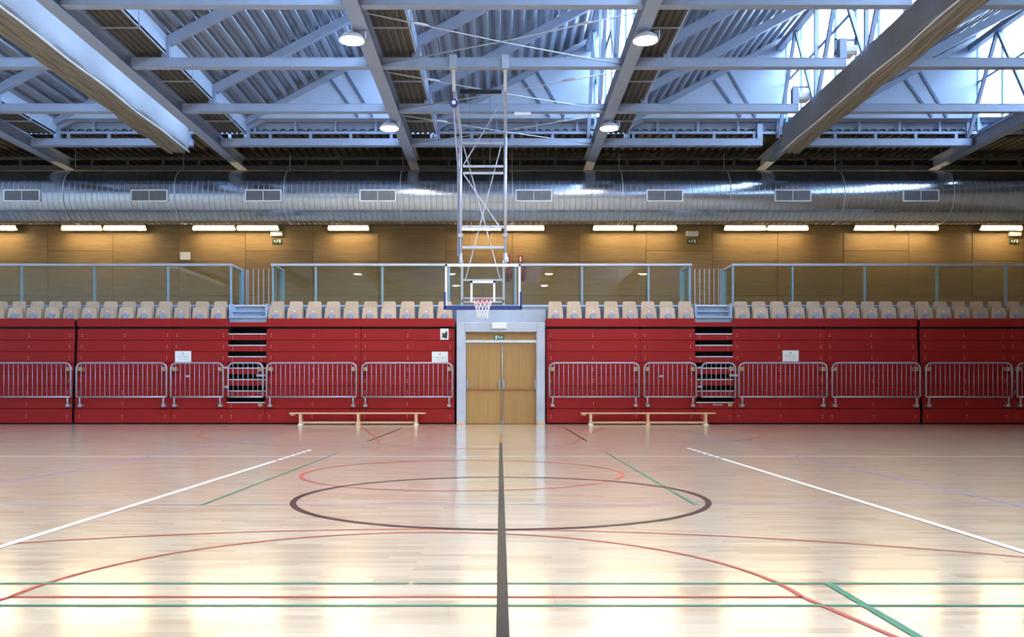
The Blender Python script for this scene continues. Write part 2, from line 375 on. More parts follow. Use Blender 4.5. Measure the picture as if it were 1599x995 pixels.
# eaves ladder above the last cross beam, low roof over the gallery
ev = struct(link('trim_eaves', None, None, (0, 25.1, 8.2)), 'white eaves framework above the last cross beam')
MB().box(-XW, XW, -.04, .04, .48, .54).build('rail', M['steel'], ev)
MB().box(-XW, XW, -.08, 0, .12, .19).build('rail', M['steel'], ev)
MB().box(-XW, XW, .14, .17, .27, .56).build('eaves_panel', M['gable'], ev)
MB().box(-XW, XW, -.25, .2, .545, .56).build('flashing', M['gable'], ev)
for x in [-15.2 + 1.16 * i for i in range(27)]:
    sbox('eaves_post', (.07, .07, .30), M['steel'], ev, (x, 0, .34)); sbox('eaves_post', (.08, .08, .18), M['steel'], ev, (x + .45, -.04, .05))
cor = []
for i in range(150):
    x = -XW + i * .255
    cor += [(x, 8.50), (x + .11, 8.50), (x + .135, 8.44), (x + .23, 8.44)]
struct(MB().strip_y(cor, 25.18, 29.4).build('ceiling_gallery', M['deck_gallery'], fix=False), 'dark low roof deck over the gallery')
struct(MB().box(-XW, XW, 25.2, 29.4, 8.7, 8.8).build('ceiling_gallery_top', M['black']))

# skylight glazing: panes and mullions
def window(n, xb_):
    w = struct(link('window_%d' % n, None, None, (xb_ - .06, 0, ZG0)), 'vertical roof glazing strip along a truss')
    hgt = ZG1 - ZG0; ys = [Y1 - 1.21 * i for i in range(29)]
    for i, y in enumerate(ys):
        if y < Y0: break
        sbox('mullion', (.05, .05, hgt), M['mullion'], w, (0, y, hgt / 2))
        y2 = max(y - 1.21, Y0)
        if xb_ > 0: sbox('pane', (.008, y - y2 - .05, hgt), M['sky_glass'], w, (.02, (y + y2) / 2, hgt / 2))
        else: sbox('pane', (.008, y - y2 - .05, hgt), M['sky_glass'], w, (.02, (y + y2) / 2, hgt / 2))
    for z in (.0, hgt * .55, hgt - .03): sbox('transom', (.05, Y1 - Y0, .05), M['mullion'], w, (0, (Y0 + Y1) / 2, z + .02))
for n, xb_ in enumerate(XB[1:], 1): window(n, xb_)

# ================================================================ ROOF STEEL
ZB = 7.90
TN = {1: 'far left', 2: 'left', 3: 'left of the hoop', 4: 'right of the hoop', 5: 'right', 6: 'far right'}
TL = {1: 'grey steel roof truss at the far left edge, beyond the left rolled curtain',
      2: 'grey steel roof truss right beside the left rolled curtain',
      3: 'grey steel roof truss carrying two lamps left of the hoop tower',
      4: 'grey steel roof truss carrying two lamps right of the hoop tower',
      5: 'grey steel roof truss with bright glazing behind the right rolled curtain',
      6: 'grey steel roof truss at the far right edge, beyond the right rolled curtain'}
YF = [12.92, 15.95, 18.97, 22.0, 25.03]
for k in range(1, 7):
    x = XB[k]; t = thing('roof_truss', TL[k], 'roof truss', (x, 0, ZB), 'longitudinal roof trusses')
    I = MB().box(-.14, .14, Y0, 27.5, 0, .025).box(-.14, .14, Y0, 27.5, .31, .335).box(-.012, .012, Y0, 27.5, .02, .315)
    I.build('bottom_chord', M['steel'], t)
    MB().box(-.34, -.16, Y0, Y1, 2.72, 2.88).build('top_chord', M['steel'], t)
    for i, y in enumerate([25.03 - 3.027 * j for j in range(6)]):
        if y - 3.03 < 6: break
        MB().bar((-.24, y - .1, .36), (-.24, y - 1.5, 2.75), .09, .09).build('diagonal', M['steel'], t)
        MB().bar((-.24, y - 2.93, .36), (-.24, y - 1.53, 2.75), .09, .09).build('diagonal', M['steel'], t)
        MB().box(-.28, -.2, y - .04, y + .04, .3, 2.75).build('truss_post', M['steel'], t)
YN = ['nearest, out of sight', 'nearest', 'second nearest', 'third', 'farthest']
BN = {0: 'at the outermost left edge', 1: 'left of the left rolled curtain', 2: 'between the left rolled curtain and the hoop',
      3: 'directly above the hoop tower', 4: 'between the hoop and the right rolled curtain', 5: 'right of the right rolled curtain', 6: 'at the outermost right edge'}
for k in range(1, 6):
    xa, xb_ = XB[k], XB[k + 1]
    for j, y in enumerate(YF):
        if j == 0: continue
        t = thing('roof_frame', 'grey steel cross beam with rafter %s, %s from the camera' % (BN[k], YN[j]) if YN[j] in ('third',) else 'grey steel cross beam with rafter %s, the %s of four' % (BN[k], YN[j]),
                  'roof beam', (xa, y, ZB + .06), 'cross beams of the roof')
        xe = S - .15 if k not in (1, 4) else (4.75 if k == 4 else S - .70)
        MB().box(.14, xe, -.1, .1, 0, .015).box(.14, xe, -.1, .1, .185, .2).box(.14, xe, -.09, .09, .01, .19).build('cross_beam', M['steel'], t)
        MB().box(.78, .95, -.06, .06, .2, ZLO - ZB - .1).build('post', M['steel'], t)
        MB().bar((.80, 0, ZLO - ZB - .14), (S - .12, 0, ZLO - ZB - .14 + (S - .92) * SL), .14, .20).build('rafter', M['steel'], t)
        MB().box(.14, .90, -1.5, -1.475, .25, .275).box(.88, .905, -1.5, -1.475, .25, .6).build('gutter_strap', M['rail'], t)
        if k == 4: MB().box(xe - .15, xe, -.1, .1, .2, .62).build('upstand', M['steel'], t)
# brown steel beam behind the duct
t = thing('roof_beam', 'dark brown steel beam with short posts just above the big duct', 'roof beam', (0, 27.6, 7.9))
MB().box(-XW, XW, -.09, .09, 0, .16).build('beam', M['steel_dark'], t)
MB().box(-XW, XW, -.05, .05, .36, .43).build('top_rail', M['steel_dark'], t)
for i in range(34): sbox('post', (.08, .08, .2), M['steel_dark'], t, (-XW + .5 + i * 1.13, 0, .26))
# bracing cables over the hoop
CN = {1: 'nearest', 2: 'middle', 3: 'farthest'}
for j in (1, 2, 3):
    for d, nm in ((1, 'running left near to right far'), (-1, 'running right near to left far')):
        ya, yb = YF[j] + .28, YF[j + 1] - .1
        a = Vector((-2.62 * d, ya, 8.0)); b = Vector((2.62 * d, yb, 8.0))
        t = thing('brace_cable', 'thin bracing cable %s, %s roof field over the hoop' % (nm, CN[j]), 'cable', tuple(a), 'bracing cables over the hoop')
        MB().tube([(0, 0, 0), ((b - a) * .5 + Vector((0, 0, -.03)))[:], (b - a)[:]], .012, 6).build('cable', M['cable'], t)
        u = (b - a).normalized()
        MB().tube([(u * 1.0)[:], (u * 1.08)[:], (u * 1.3)[:], (u * 1.38)[:]], [.012, .03, .03, .012], 8).build('turnbuckle', M['cable'], t)

# rolled divider curtains
def curtain(label, x0, x1, face):
    t = thing('rolled_curtain', label, 'curtain', (x0, 0, 0), 'raised divider curtains')
    w = x1 - x0; Ya, Yb, ny = 6.0, 24.6, 130
    mb = MB(); n = 0; prof = [(0, 7.73), (-.01, 7.80), (0, 7.95), (0, 8.40), (w * .5, 8.43), (w, 8.40), (w, 7.95), (w + .01, 7.80), (w, 7.73), (w * .5, 7.71)]
    ph = [random.uniform(0, 6) for _ in prof]; K = len(prof)
    for q in range(ny + 1):
        y = Ya + (Yb - Ya) * q / ny
        for i, (x, z) in enumerate(prof):
            a = .004 if i in (3, 4, 5) else .009
            mb.v.append((x + a * math.sin(y * 3.1 + ph[i]) + a * .6 * math.sin(y * 7.3 + 2 * ph[i]), y, z + a * .9 * math.sin(y * 2.2 + ph[i] * 3) + .3 * a * math.sin(y * 9 + ph[i])))
    for q in range(ny):
        for i in range(K): mb.f.append([q * K + i, q * K + (i + 1) % K, (q + 1) * K + (i + 1) % K, (q + 1) * K + i])
    mb.f.append(list(range(K))); mb.f.append([ny * K + i for i in range(K)])
    mb.build('canvas_cover', M['fabric'], t)
    for xh in (0, w):
        hb = MB(); hb.tube([(xh + .01 * math.sin(y_ * 2.3 + xh), y_, 7.70 + .012 * math.sin(y_ * 1.7)) for y_ in [Ya + (Yb + .03 - Ya) * q / 60 for q in range(61)]], .022, 6); hb.build('hem', M['frame_white'], t)
    for s_ in range(6):                                # the folded edge that hangs out below
        fb = MB(); xc = w * (.10 + .8 * s_ / 5); p1, p2 = random.uniform(0, 6), random.uniform(0, 6)
        pr = [(-w * .085, 7.76), (-w * .075, 7.64), (0, 7.60), (w * .075, 7.64), (w * .085, 7.76)]
        for q in range(ny + 1):
            y = Ya + (Yb - .15 - Ya) * q / ny
            dz_ = .018 * math.sin(y * 1.9 + p1) + .010 * math.sin(y * 5.2 + p2); dx_ = .010 * math.sin(y * 2.7 + p2)
            fb.v += [(xc + x + dx_, y, z + (dz_ if z < 7.7 else 0)) for x, z in pr]
        for q in range(ny):
            for i in range(4): fb.f.append([q * 5 + i, q * 5 + i + 1, (q + 1) * 5 + i + 1, (q + 1) * 5 + i])
        fb.f.append([0, 1, 2, 3, 4]); fb.f.append([ny * 5 + i for i in range(5)]); fb.smooth = True
        fb.build('curtain_fold', M['fabric_fold'], t)
    for y in [9 + 3.03 * i for i in range(6)]: sbox('hanger', (.03, .03, .14), M['steel'], t, (w * .5, y, 8.49))
    return t
curtain('long pale rolled up divider curtain hanging under the roof at left', -9.40, -8.82, 1)
curtain('long grey rolled up divider curtain hanging under the roof at right', 7.94, 8.40, -1)

# lamps on the two middle trusses
def lamp(x, y, label):
    t = thing('ceiling_lamp', label, 'lamp', (x, y, 7.88), 'round lamps under the roof trusses')
    n = 20; prof = [(.05, .03), (.07, -.02), (.17, -.06), (.23, -.12), (.235, -.175)]
    mb = MB(); mb.smooth = True
    for r_, z in prof: mb.v += [(r_ * math.cos(2 * math.pi * i / n), r_ * math.sin(2 * math.pi * i / n), z) for i in range(n)]
    for k in range(len(prof) - 1):
        for i in range(n): mb.f.append([k * n + i, k * n + (i + 1) % n, (k + 1) * n + (i + 1) % n, (k + 1) * n + i])
    mb.f.append(list(range(n))); mb.build('housing', M['white'], t)
    db = MB(); db.smooth = True
    for r_, z in ((.222, -.158), (.18, -.168), (.10, -.175)): db.v += [(r_ * math.cos(2 * math.pi * i / n), r_ * math.sin(2 * math.pi * i / n), z) for i in range(n)]
    for k in range(2):
        for i in range(n): db.f.append([k * n + i, k * n + (i + 1) % n, (k + 1) * n + (i + 1) % n, (k + 1) * n + i])
    db.f.append([2 * n + i for i in range(n)]); db.f.append(list(range(n)))
    db.build('diffuser', M['lamp_disc'], t)
    MB().box(.18, .27, -.03, .03, -.14, .03).build('clamp', M['hinge'], t, bevel=.006)
for x, sd in ((-2.88, 'left'), (2.80, 'right')):
    for y, d in ((16.85, 'nearer'), (22.5, 'farther'), (11.2, 'overhead'), (5.6, 'overhead front'), (0, 'overhead rear'), (-5.6, 'rearmost')):
        lamp(x, y, 'glowing round lamp under the %s lamp truss, the %s one' % (sd, d))
for x, sd in ((-8.33, 'outer left'), (8.26, 'outer right')):  # outer lamps added out of view to brighten the sides and front
    for y, d in ((11.2, 'overhead'), (5.6, 'overhead front'), (0, 'overhead rear')):
        lamp(x, y, 'added unseen round lamp under the %s truss, the %s one' % (sd, d))
for k, (px, y) in enumerate(((1320, 19.4), (1252, 22.5))):
    x = PX(px, y); t = thing('floodlight', 'pale square floodlight on a bracket beside the right curtain, the %s one' % ('nearer', 'farther')[k], 'floodlight', (x, y, PZ(82 if k == 0 else 153, y)), 'floodlights by the right curtain')
    MB().box(-.2, .2, -.2, .2, -.07, .1).build('housing', M['white'], t, bevel=.03)
    MB().box(-.24, -.2, -.03, .03, -.05, .3).box(.2, .24, -.03, .03, -.05, .3).box(-.24, .24, -.03, .03, .26, .3).build('bracket', M['mullion'], t)
    MB().box(-.17, .17, -.17, .17, -.085, -.06).build('lens', M['frame_white'], t)

# ================================================================ DUCT
YDu, ZDu, RDu = 26.6, 6.83, .79
duct = thing('air_duct', 'big round spiral metal air duct running across above the gallery', 'duct', (0, YDu, ZDu))
def ring(mb, xs, rs, n=40):
    mb.smooth = True; i0 = len(mb.v)
    for x, r_ in zip(xs, rs): mb.v += [(x, r_ * math.cos(2 * math.pi * i / n), r_ * math.sin(2 * math.pi * i / n)) for i in range(n)]
    for k in range(len(xs) - 1):
        for i in range(n): mb.f.append([i0 + k * n + i, i0 + k * n + (i + 1) % n, i0 + (k + 1) * n + (i + 1) % n, i0 + (k + 1) * n + i])
xs, rs = [], []; x = -XW + .05
while x < XW - .05: xs.append(x); rs.append(RDu - random.uniform(0, .004)); x += .165
mb = MB(); ring(mb, xs, rs); mb.build('pipe', M['duct'], duct)
mb = MB()
for x in xs[1:-1]:
    if abs(x) < 16.5:
        sl = .02
        mb.tube([(x + sl * math.cos(a), (RDu + .002) * math.cos(a), (RDu + .000) * math.sin(a)) for a in [math.pi * (.86 + .7 * i / 29) for i in range(30)]], .007, 4, cap=False)
mb.build('spiral_seam', M['duct_seam'], duct)['kind'] = 'stuff'
for px in (-70, 100, 273, 444, 625, 800, 972, 1140, 1318, 1488, 1640):
    x = PX(px, YDu - .7); mb = MB(); mb.tube([(x, (RDu + .006) * math.cos(a), (RDu + .006) * math.sin(a)) for a in [2 * math.pi * i / 40 for i in range(40)]], .014, 6, closed=True); mb.build('strap', M['cable'], duct)
    MB().tube([(x, 0, RDu), (x, 0, 8.44 - ZDu)], .006, 6).build('hanger_wire', M['cable'], duct)
gm = {}
for px in (6, 205, 383, 562, 805.6, 1010, 1210, 1410):
    Yv = YDu - RDu - .01; xc = PX(px + 28, Yv); zc = PZ(305.5, Yv) - ZDu
    a = MB(); w, h = 1.08, .35
    a.box(-w / 2, w / 2, -.03, .03, h / 2 - .03, h / 2).box(-w / 2, w / 2, -.03, .03, -h / 2, -h / 2 + .03).box(-w / 2, -w / 2 + .03, -.03, .03, -h / 2, h / 2).box(w / 2 - .03, w / 2, -.03, .03, -h / 2, h / 2).box(-.01, .01, -.02, .02, -h / 2, h / 2)
    if not gm:
        gm['f'] = a.mesh('air_grille', M['frame_white'])
        b = MB().box(-w / 2 + .02, w / 2 - .02, .0, .12, -h / 2 + .02, h / 2 - .02)
        for i in range(8): b.box(-w / 2 + .03, w / 2 - .03, -.02, .0, -h / 2 + .05 + i * .036, -h / 2 + .062 + i * .036)
        gm['l'] = b.mesh('louvre', M['grille'])
    g = link('air_grille', gm['f'], duct, (xc, -RDu - .005, zc)); link('louvre', gm['l'], g)

# ================================================================ GALLERY: lamps, signs, balustrade
YL = 28.62
LX = [(-37, 26), (96, 159), (162, 228), (301, 367), (370, 435), (512, 576), (721, 783), (788, 850), (926, 989), (993, 1057), (1131, 1196), (1198, 1262), (1334, 1396), (1399, 1465), (1531, 1596)]
for i, (a, b) in enumerate(LX):
    x0, x1 = PX(a, YL), PX(b, YL); zl = PZ(357, YL)
    t = thing('fluorescent_lamp', 'glowing fluorescent tube lamp under the duct, %s from the left' % ORD[i], 'lamp', ((x0 + x1) / 2, YL, zl), 'tube lamps along the wood wall')
    w = (x1 - x0) / 2
    MB().box(-w, w, -.05, .09, .09, .16).box(-w, w, .06, .09, -.05, .1).build('housing', M['tray'], t, bevel=.006)
    MB().tube([(-w + .02, 0, 0), (w - .02, 0, 0)], .052, 10).build('tube', M['tube_warm'], t)
    for s_ in (-1, 1): sbox('end_cap', (.03, .07, .1), M['tray'], t, (s_ * (w - .012), .01, .04))
sbox('junction_box', (.17, .15, .2), M['black'], None, (PX(666, 28.6), 28.6, ztop + .15), .01)
tag(bpy.context.scene.objects['junction_box'], 'small black junction box on the ledge left of the hoop tower', 'junction box')
sbox('junction_box', (.17, .15, .14), M['black'], None, (PX(1480, 28.6), 28.6, ztop + .12), .01)
tag([o for o in COL.objects if o.name.startswith('junction_box')][1], 'small black junction box on the ledge above the far right tube lamps', 'junction box')
def pict(parent, w, h, y, mat):                        # running figure, arrow, doorway
    MB().box(w * .22, w * .38, y - .004, y, -h * .36, h * .36).build('doorway_symbol', mat, parent)
    MB().bar((-w * .05, y, -h * .3), (w * .06, y, h * .1), .004, h * .16).bar((-w * .1, y, h * .02), (w * .1, y, h * .12), .004, h * .12).cbox((w * .09, y, h * .28), (h * .2, .004, h * .2)).build('figure_symbol', mat, parent)
    MB().prism_y([(-w * .36, 0), (-w * .2, h * .3), (-w * .2, -h * .3)], y - .004, y).build('arrow_symbol', mat, parent)
for px, wh in ((433, 'above the left aisle'), (1080, 'above the right aisle'), (1583, 'at the far right edge')):
    x = PX(px, YW); t = thing('exit_sign', 'green exit sign under white emergency light on wood wall %s' % wh, 'exit sign', (x, YW - .01, PZ(377, YW)), 'gallery exit signs')
    MB().box(-.2, .2, -.12, 0, .16, .33).build('emergency_light', M['white'], t, bevel=.02)
    p = MB().box(-.16, .16, -.03, 0, -.08, .07).build('sign_plate', M['exit_dark'], t, bevel=.004); pict(p, .32, .15, -.031, M['white'])
tag(MB().box(-.17, .17, -.04, 0, -.13, .13).build('wall_box', M['white'], None, (PX(289.5, YW), YW, PZ(400, YW)), bevel=.01), 'plain white square box on the wood wall at left', 'wall box')
for i, px in enumerate((794.5, 815.6)):
    x = PX(px, YW - .12); t = thing('fire_extinguisher', 'dark red fire extinguisher on the wood wall behind the hoop, the %s one' % ('left', 'right')[i], 'fire extinguisher', (x, YW - .14, PZ(438, YW - .12)), 'fire extinguishers behind the hoop')
    MB().tube([(0, 0, 0), (0, 0, .02), (0, 0, .40), (0, 0, .46), (0, 0, .5)], [.07, .09, .09, .06, .03], 14).build('cylinder', M['ext'], t)
    MB().box(-.02, .02, -.09, .02, .5, .55).box(-.02, .02, -.12, -.02, .55, .57).build('valve', M['black'], t, bevel=.004)
    MB().tube([(0.02, -.04, .52), (.1, -.05, .45), (.12, -.04, .2), (.1, -.03, .1)], .012, 6).build('hose', M['black'], t)
    MB().box(-.05, .05, .05, .13, .15, .35).build('wall_bracket', M['hinge'], t)
    s = tag(MB().box(-.08, .08, -.01, 0, -.13, .13).build('fire_sign', M['ext'], None, (PX(px - 1.5 if i == 0 else px - 3, YW), YW, PZ(405, YW)), bevel=.002), 'small red and white fire sign above the %s extinguisher' % ('left', 'right')[i], 'sign', 'fire signs')
    MB().prism_y([(-.02, -.09), (.02, -.09), (.03, .0), (.015, .09), (-.015, .09), (-.03, 0)], -.014, -.01).build('extinguisher_symbol', M['white'], s)

def balustrade(label, pxs, ret_l=None, ret_r=None, cat='balustrade'):
    Yb = 25.33; X = [PX(p, Yb) for p in pxs]; zt_, zb_ = PZ(412.5, Yb), 3.42
    t = thing('glass_balustrade', label, cat, (X[0], Yb, zb_), 'glass balustrades of the gallery'); hh = zt_ - zb_
    X = [x - X[0] for x in X]
    def seg(p, q):
        d = (Vector(q) - Vector(p)); L = d.length
        if abs(d.y) < 1e-6: MB().box(min(p[0], q[0]) + .03, max(p[0], q[0]) - .03, -.006, .006, -.05, hh - .06).build('glass_pane', M['rail_glass'], t)
        else: MB().box(p[0] - .006, p[0] + .006, p[1] + .03, q[1] - .03, -.05, hh - .06).build('glass_pane', M['rail_glass'], t)
    for a, b in zip(X, X[1:]): seg((a, 0, 0), (b, 0, 0))
    for i, x in enumerate(X):
        sbox('balustrade_post', (.055, .08, hh + .04), M['post'], t, (x, .05, hh / 2 - .02), .004)
    MB().box(X[0] - .05, X[-1] + .05, -.05, .05, hh - .06, hh + .01).build('handrail', M['rail'], t, bevel=.008)
    for x, on in ((X[0], ret_l), (X[-1], ret_r)):
        if on:
            seg((x, 0.05, 0), (x, 1.05, 0))
            sbox('balustrade_post', (.14, .08, hh), M['post'], t, (x, 1.08, hh / 2), .004)
            MB().box(x - .05, x + .05, .05, 1.12, hh - .06, hh + .01).build('return_handrail', M['rail'], t, bevel=.008)
    return t
balustrade('long glass balustrade with blue posts left of the left aisle', [-310, -196, -82, 33, 147, 262, 360], None, True)
balustrade('glass balustrade with blue posts behind the hoop, between the two aisles', [426, 493, 597, 701, 805, 909, 1013, 1077.5], True, True)
balustrade('long glass balustrade with blue posts right of the right aisle', [1145, 1238, 1351, 1464, 1572, 1685], True, None)
def gate_bars(label, pa, pb, cat='railing'):
    Yb = 26.45; xa, xb_ = PX(pa, Yb), PX(pb, Yb); zt_ = PZ(419, Yb)
    t = thing('bar_railing', label, cat, (xa, Yb, 3.36), 'bar railings behind the aisles'); w = xb_ - xa; hh = zt_ - 3.36
    MB().box(0, w, -.02, .02, hh - .03, hh).build('top_rail', M['door_rail'], t)
    MB().box(0, w, -.02, .02, .08, .11).build('bottom_rail', M['door_rail'], t)
    for x in (.015, w - .015): sbox('end_post', (.03, .03, hh), M['rail'], t, (x, 0, hh / 2))
    n = int(w / .137)
    for i in range(n): sbox('bar', (.022, .022, hh - .12), M['rail'], t, (.07 + i * w / n, 0, .1 + (hh - .12) / 2))
gate_bars('steel bar railing closing the gallery behind the left aisle', 384, 432)
gate_bars('steel bar railing closing the gallery behind the right aisle', 1074, 1126)

# ================================================================ BLEACHERS
YBl = 24.30
ZR = [0.035] + [.437 + .3205 * i for i in range(8)]     # foot of each riser, top of the seventh
ZT0, ZT1 = 2.735, 2.965
def depth(r): return YBl + .026 * r
def bleacher(label, cols, aisle):
    xL, xR = PX(cols[0], YBl), PX(cols[-1], YBl)
    t = thing('bleacher', label, 'bleacher', (xL, YBl, 0), 'folded red bleachers')
    def P(p): return PX(p, YBl) - xL
    cs = list(zip(cols, cols[1:]))
    body = MB()
    for a, b in cs:
        if (a, b) == aisle: body.box(P(a), P(b), .55, .93, 0.03, 2.6)
        else: body.box(P(a) + .02, P(b) - .02, .26, .93, 0.0, 2.93)
    body.build('carcass', M['black'], t)
    riv = MB()
    for a, b in cs:
        x0, x1 = P(a) + .003, P(b) - .003; w = x1 - x0
        for r in range(8):
            z0, z1 = ZR[r], ZR[r + 1] - .012; y = depth(r) - YBl
            if (a, b) == aisle:
                if r == 0:
                    sbox('riser_panel', (w, .03, z1 - z0), M['red'], t, ((x0 + x1) / 2, y + .015, (z0 + z1) / 2), .003)
                else:
                    z2 = z0 + .155
                    sbox('riser_panel', (w, .03, z2 - z0), M['red'], t, ((x0 + x1) / 2, y + .015, (z0 + z2) / 2), .003)
                    sbox('tread', (w, .5, .025), M['black'], t, ((x0 + x1) / 2, y + .26, z2 + .0))
                    sbox('step_nosing', (w, .05, .03), M['nosing'], t, ((x0 + x1) / 2, y + .012, z2 + .014), .004)
            else:
                sbox('riser_panel', (w, .03, z1 - z0), M['red'], t, ((x0 + x1) / 2, y + .015, (z0 + z1) / 2), .003)
            zc = (z0 + z1) / 2 - .02
            xs_ = (.13, w / 2, w - .13) if w > 2 else (.13, w - .13)
            for xx in xs_:
                for dz_ in (-.03, .03):
                    if not ((a, b) == aisle and r > 0): riv.cbox((x0 + xx, y - .002, zc + dz_), (.022, .006, .022))
                    else: riv.cbox((x0 + xx, y - .002, z0 + .08 + dz_), (.02, .006, .02))
        y = depth(8.5) - YBl - .05
        ztop_ = ZT1 if (a, b) != aisle else 2.86
        sbox('top_fascia', (w + .006, .03, ztop_ - ZT0), M['red'], t, ((x0 + x1) / 2, y + .0, (ZT0 + ztop_) / 2), .003)
        if (a, b) != aisle: sbox('top_deck', (w, .78, .03), M['darkblue'], t, ((x0 + x1) / 2, y + .42, ZT1 - .03))
    riv.build('rivet', M['rivet'], t)['kind'] = 'stuff'
    return t
bleacher('red folded bleacher block at the far left edge', [-178, -31, 112], None)
bleacher('red folded bleacher block left of the door, with one aisle', [116, 265, 353.5, 413.5, 561.6, 710], (353.5, 413.5))
bleacher('red folded bleacher block right of the door, with one aisle', [853, 1001, 1087.5, 1146.5, 1292, 1437], (1087.5, 1146.5))
bleacher('red folded bleacher block at the far right edge', [1441, 1579, 1727], None)

# steps from the aisles up to the gallery
def steps(label, pa, pb):
    Y = 24.55; xa, xb_ = PX(pa, Y), PX(pb, Y); w = xb_ - xa
    t = thing('aisle_steps', label, 'steps', (xa, Y, 2.80), 'metal steps to the gallery')
    for i in range(3):
        z = .05 + i * .185; y = i * .24
        MB().box(0, w, y + .07, y + .10, z - .02, z + .16).build('step_riser', M['step'], t)
        MB().box(0, w, y - .02, y + .30, z + .135, z + .185).build('step_tread', M['nosing'] if i == 2 else M['step'], t, bevel=.004)
    MB().prism_y([(0, 0), (.05, 0), (.05, .6), (0, .6)], .05, .7).build('stringer', M['step'], t)
    MB().prism_y([(w - .05, 0), (w, 0), (w, .6), (w - .05, .6)], .05, .7).build('stringer', M['step'], t)
steps('blue grey metal steps to the gallery above the left aisle', 357, 416)
steps('blue grey metal steps to the gallery above the right aisle', 1086, 1144)

# tip-up seats
def plate(w0, w1, h, t, r=.05):
    pts = [(-w0 / 2, 0), (w0 / 2, 0)]
    for i in range(5):
        a = i / 4 * math.pi / 2; pts.append((w1 / 2 - r + r * math.cos(a), h - r + r * math.sin(a)))
    for i in range(5):
        a = math.pi / 2 + i / 4 * math.pi / 2; pts.append((-w1 / 2 + r + r * math.cos(a), h - r + r * math.sin(a)))
    return MB().prism_y(pts, 0, t)
seat_back = plate(.43, .37, .53, .014).mesh('backrest', M['beech'])
seat_pan = plate(.44, .39, .34, .016).mesh('seat_pan', M['beech'])
seat_brk = MB().prism_y([(-.035, 0), (.035, 0), (.095, .12), (.055, .15), (-.055, .15), (-.095, .12)], -.05, 0).mesh('bracket', M['bracket'])
dm_ = MB(); dm_.tube([(0, -.008, 0), (0, 0, 0)], .02, 10); seat_disc = dm_.mesh('number_disc', M['disc'])
seat_foot = MB().box(-.03, .03, .02, .2, 0, .06).box(-.12, .12, .06, .12, 0, .16).mesh('seat_stand', M['darkblue'])
ROW = [([-5.5 + 28.85 * k for k in range(13)], 'left of the left aisle', 1),
       ([430.5 + 29.3 * k for k in range(10)], 'between left aisle and door', 0),
       ([867.6 + 29.2 * k for k in range(8)], 'between door and right aisle', 0),
       ([1159.6 + 28.6 * k for k in range(16)], 'right of the right aisle', 0)]
for xs_, where, rev in ROW:
    n = len(xs_)
    for i, p in enumerate(xs_):
        Ys = 24.58; x = PX(p, Ys)
        od = ORD[n - 1 - i] if rev else ORD[i]
        t = thing('tip_up_seat', 'folded beech plywood seat %s, %s from %s' % (where, od, {0: 'that aisle', 1: 'that aisle'}[rev] if 'between' not in where else ('the aisle' if 'left' in where else 'the door')), 'seat', (x, Ys, ZT1 - .013), 'beech seats along the top row')
        link('backrest', seat_back, t, (0, .17 + random.uniform(-.006, .006), 0), (R(-6), 0, 0))
        pan = link('seat_pan', seat_pan, t, (0, .0, 0), (R(random.uniform(-6, -3)), 0, 0))
        link('bracket', seat_brk, pan, (0, 0, .0)); link('number_disc', seat_disc, pan, (0, -.0005, .225))
        link('seat_stand', seat_foot, t)

# papers and posters on the red panels
def sheet(label, px, py, w, h, cat, parts):
    r = min(7, int((PZ(py, 24.4) - .437) / .3205) + 1); Y = depth(r) - .004
    t = tag(MB().box(-w / 2, w / 2, -.004, 0, -h / 2, h / 2).build('notice_sheet', M['paper'], None, (PX(px, Y), Y, PZ(py, Y))), label, cat, 'sheets on the red panels')
    parts(t, w, h); return t
def notice(t, w, h):
    MB().prism_y([(-.025, .06), (.025, .06), (.03, .1), (0, .12), (-.03, .1)], -.006, -.004).build('emblem', M['ink_grey'], t)
    for i, z in enumerate((-.0, -.03, -.08)): MB().box(-w * .38 + .03 * i, w * .38 - .03 * i, -.006, -.004, z, z + .010).build('text_line', M['ink_grey'], t)
def poster(t, w, h):
    MB().prism_y([(-.08, -.11), (-.03, -.09), (.0, -.115), (.07, -.12), (.085, .0), (.08, .07), (.03, .075), (.005, .01), (-.04, .04), (-.07, .045), (-.06, -.03)], -.006, -.004).build('dark_figure', M['ink'], t)
    MB().prism_y([(.01, .07), (.04, .12), (.05, .115), (.03, .07)], -.006, -.004).prism_y([(.05, .07), (.08, .12), (.09, .11), (.07, .06)], -.006, -.004).build('raised_arms', M['ink_grey'], t)
sheet('white notice sheet on the red panel left of the left aisle', 286, 557, .45, .31, 'notice', notice)
sheet('white notice sheet on the red panel just left of the door', 687, 558, .45, .31, 'notice', notice)
sheet('white notice sheet on the red panel right of the right aisle', 1234.5, 556, .45, .31, 'notice', notice)
sheet('small white poster with a dark figure, upper right of left bleacher', 694, 522, .23, .31, 'poster', poster)
# small illegible white maker's lettering below the right gate
t = tag(MB().box(-.14, .14, -.003, 0, -.0225, -.0205).build('lettering', M['white'], None, (PX(1121, 24.3), 24.322, PZ(632, 24.3))), 'tiny white lettering on the red panel below the right gate', 'lettering')
lm = MB().box(-.14, -.09, -.004, 0, .012, .022).box(-.122, -.108, -.004, 0, -.022, .014)
for i in range(8):
    x = -.082 + i * .028; lm.box(x, x + .008, -.004, 0, -.02, .012 if i % 3 else .02).box(x, x + .02, -.004, 0, -.02 + (i % 2) * .02, -.012 + (i % 2) * .02)
lm.build('letters', M['white'], t)

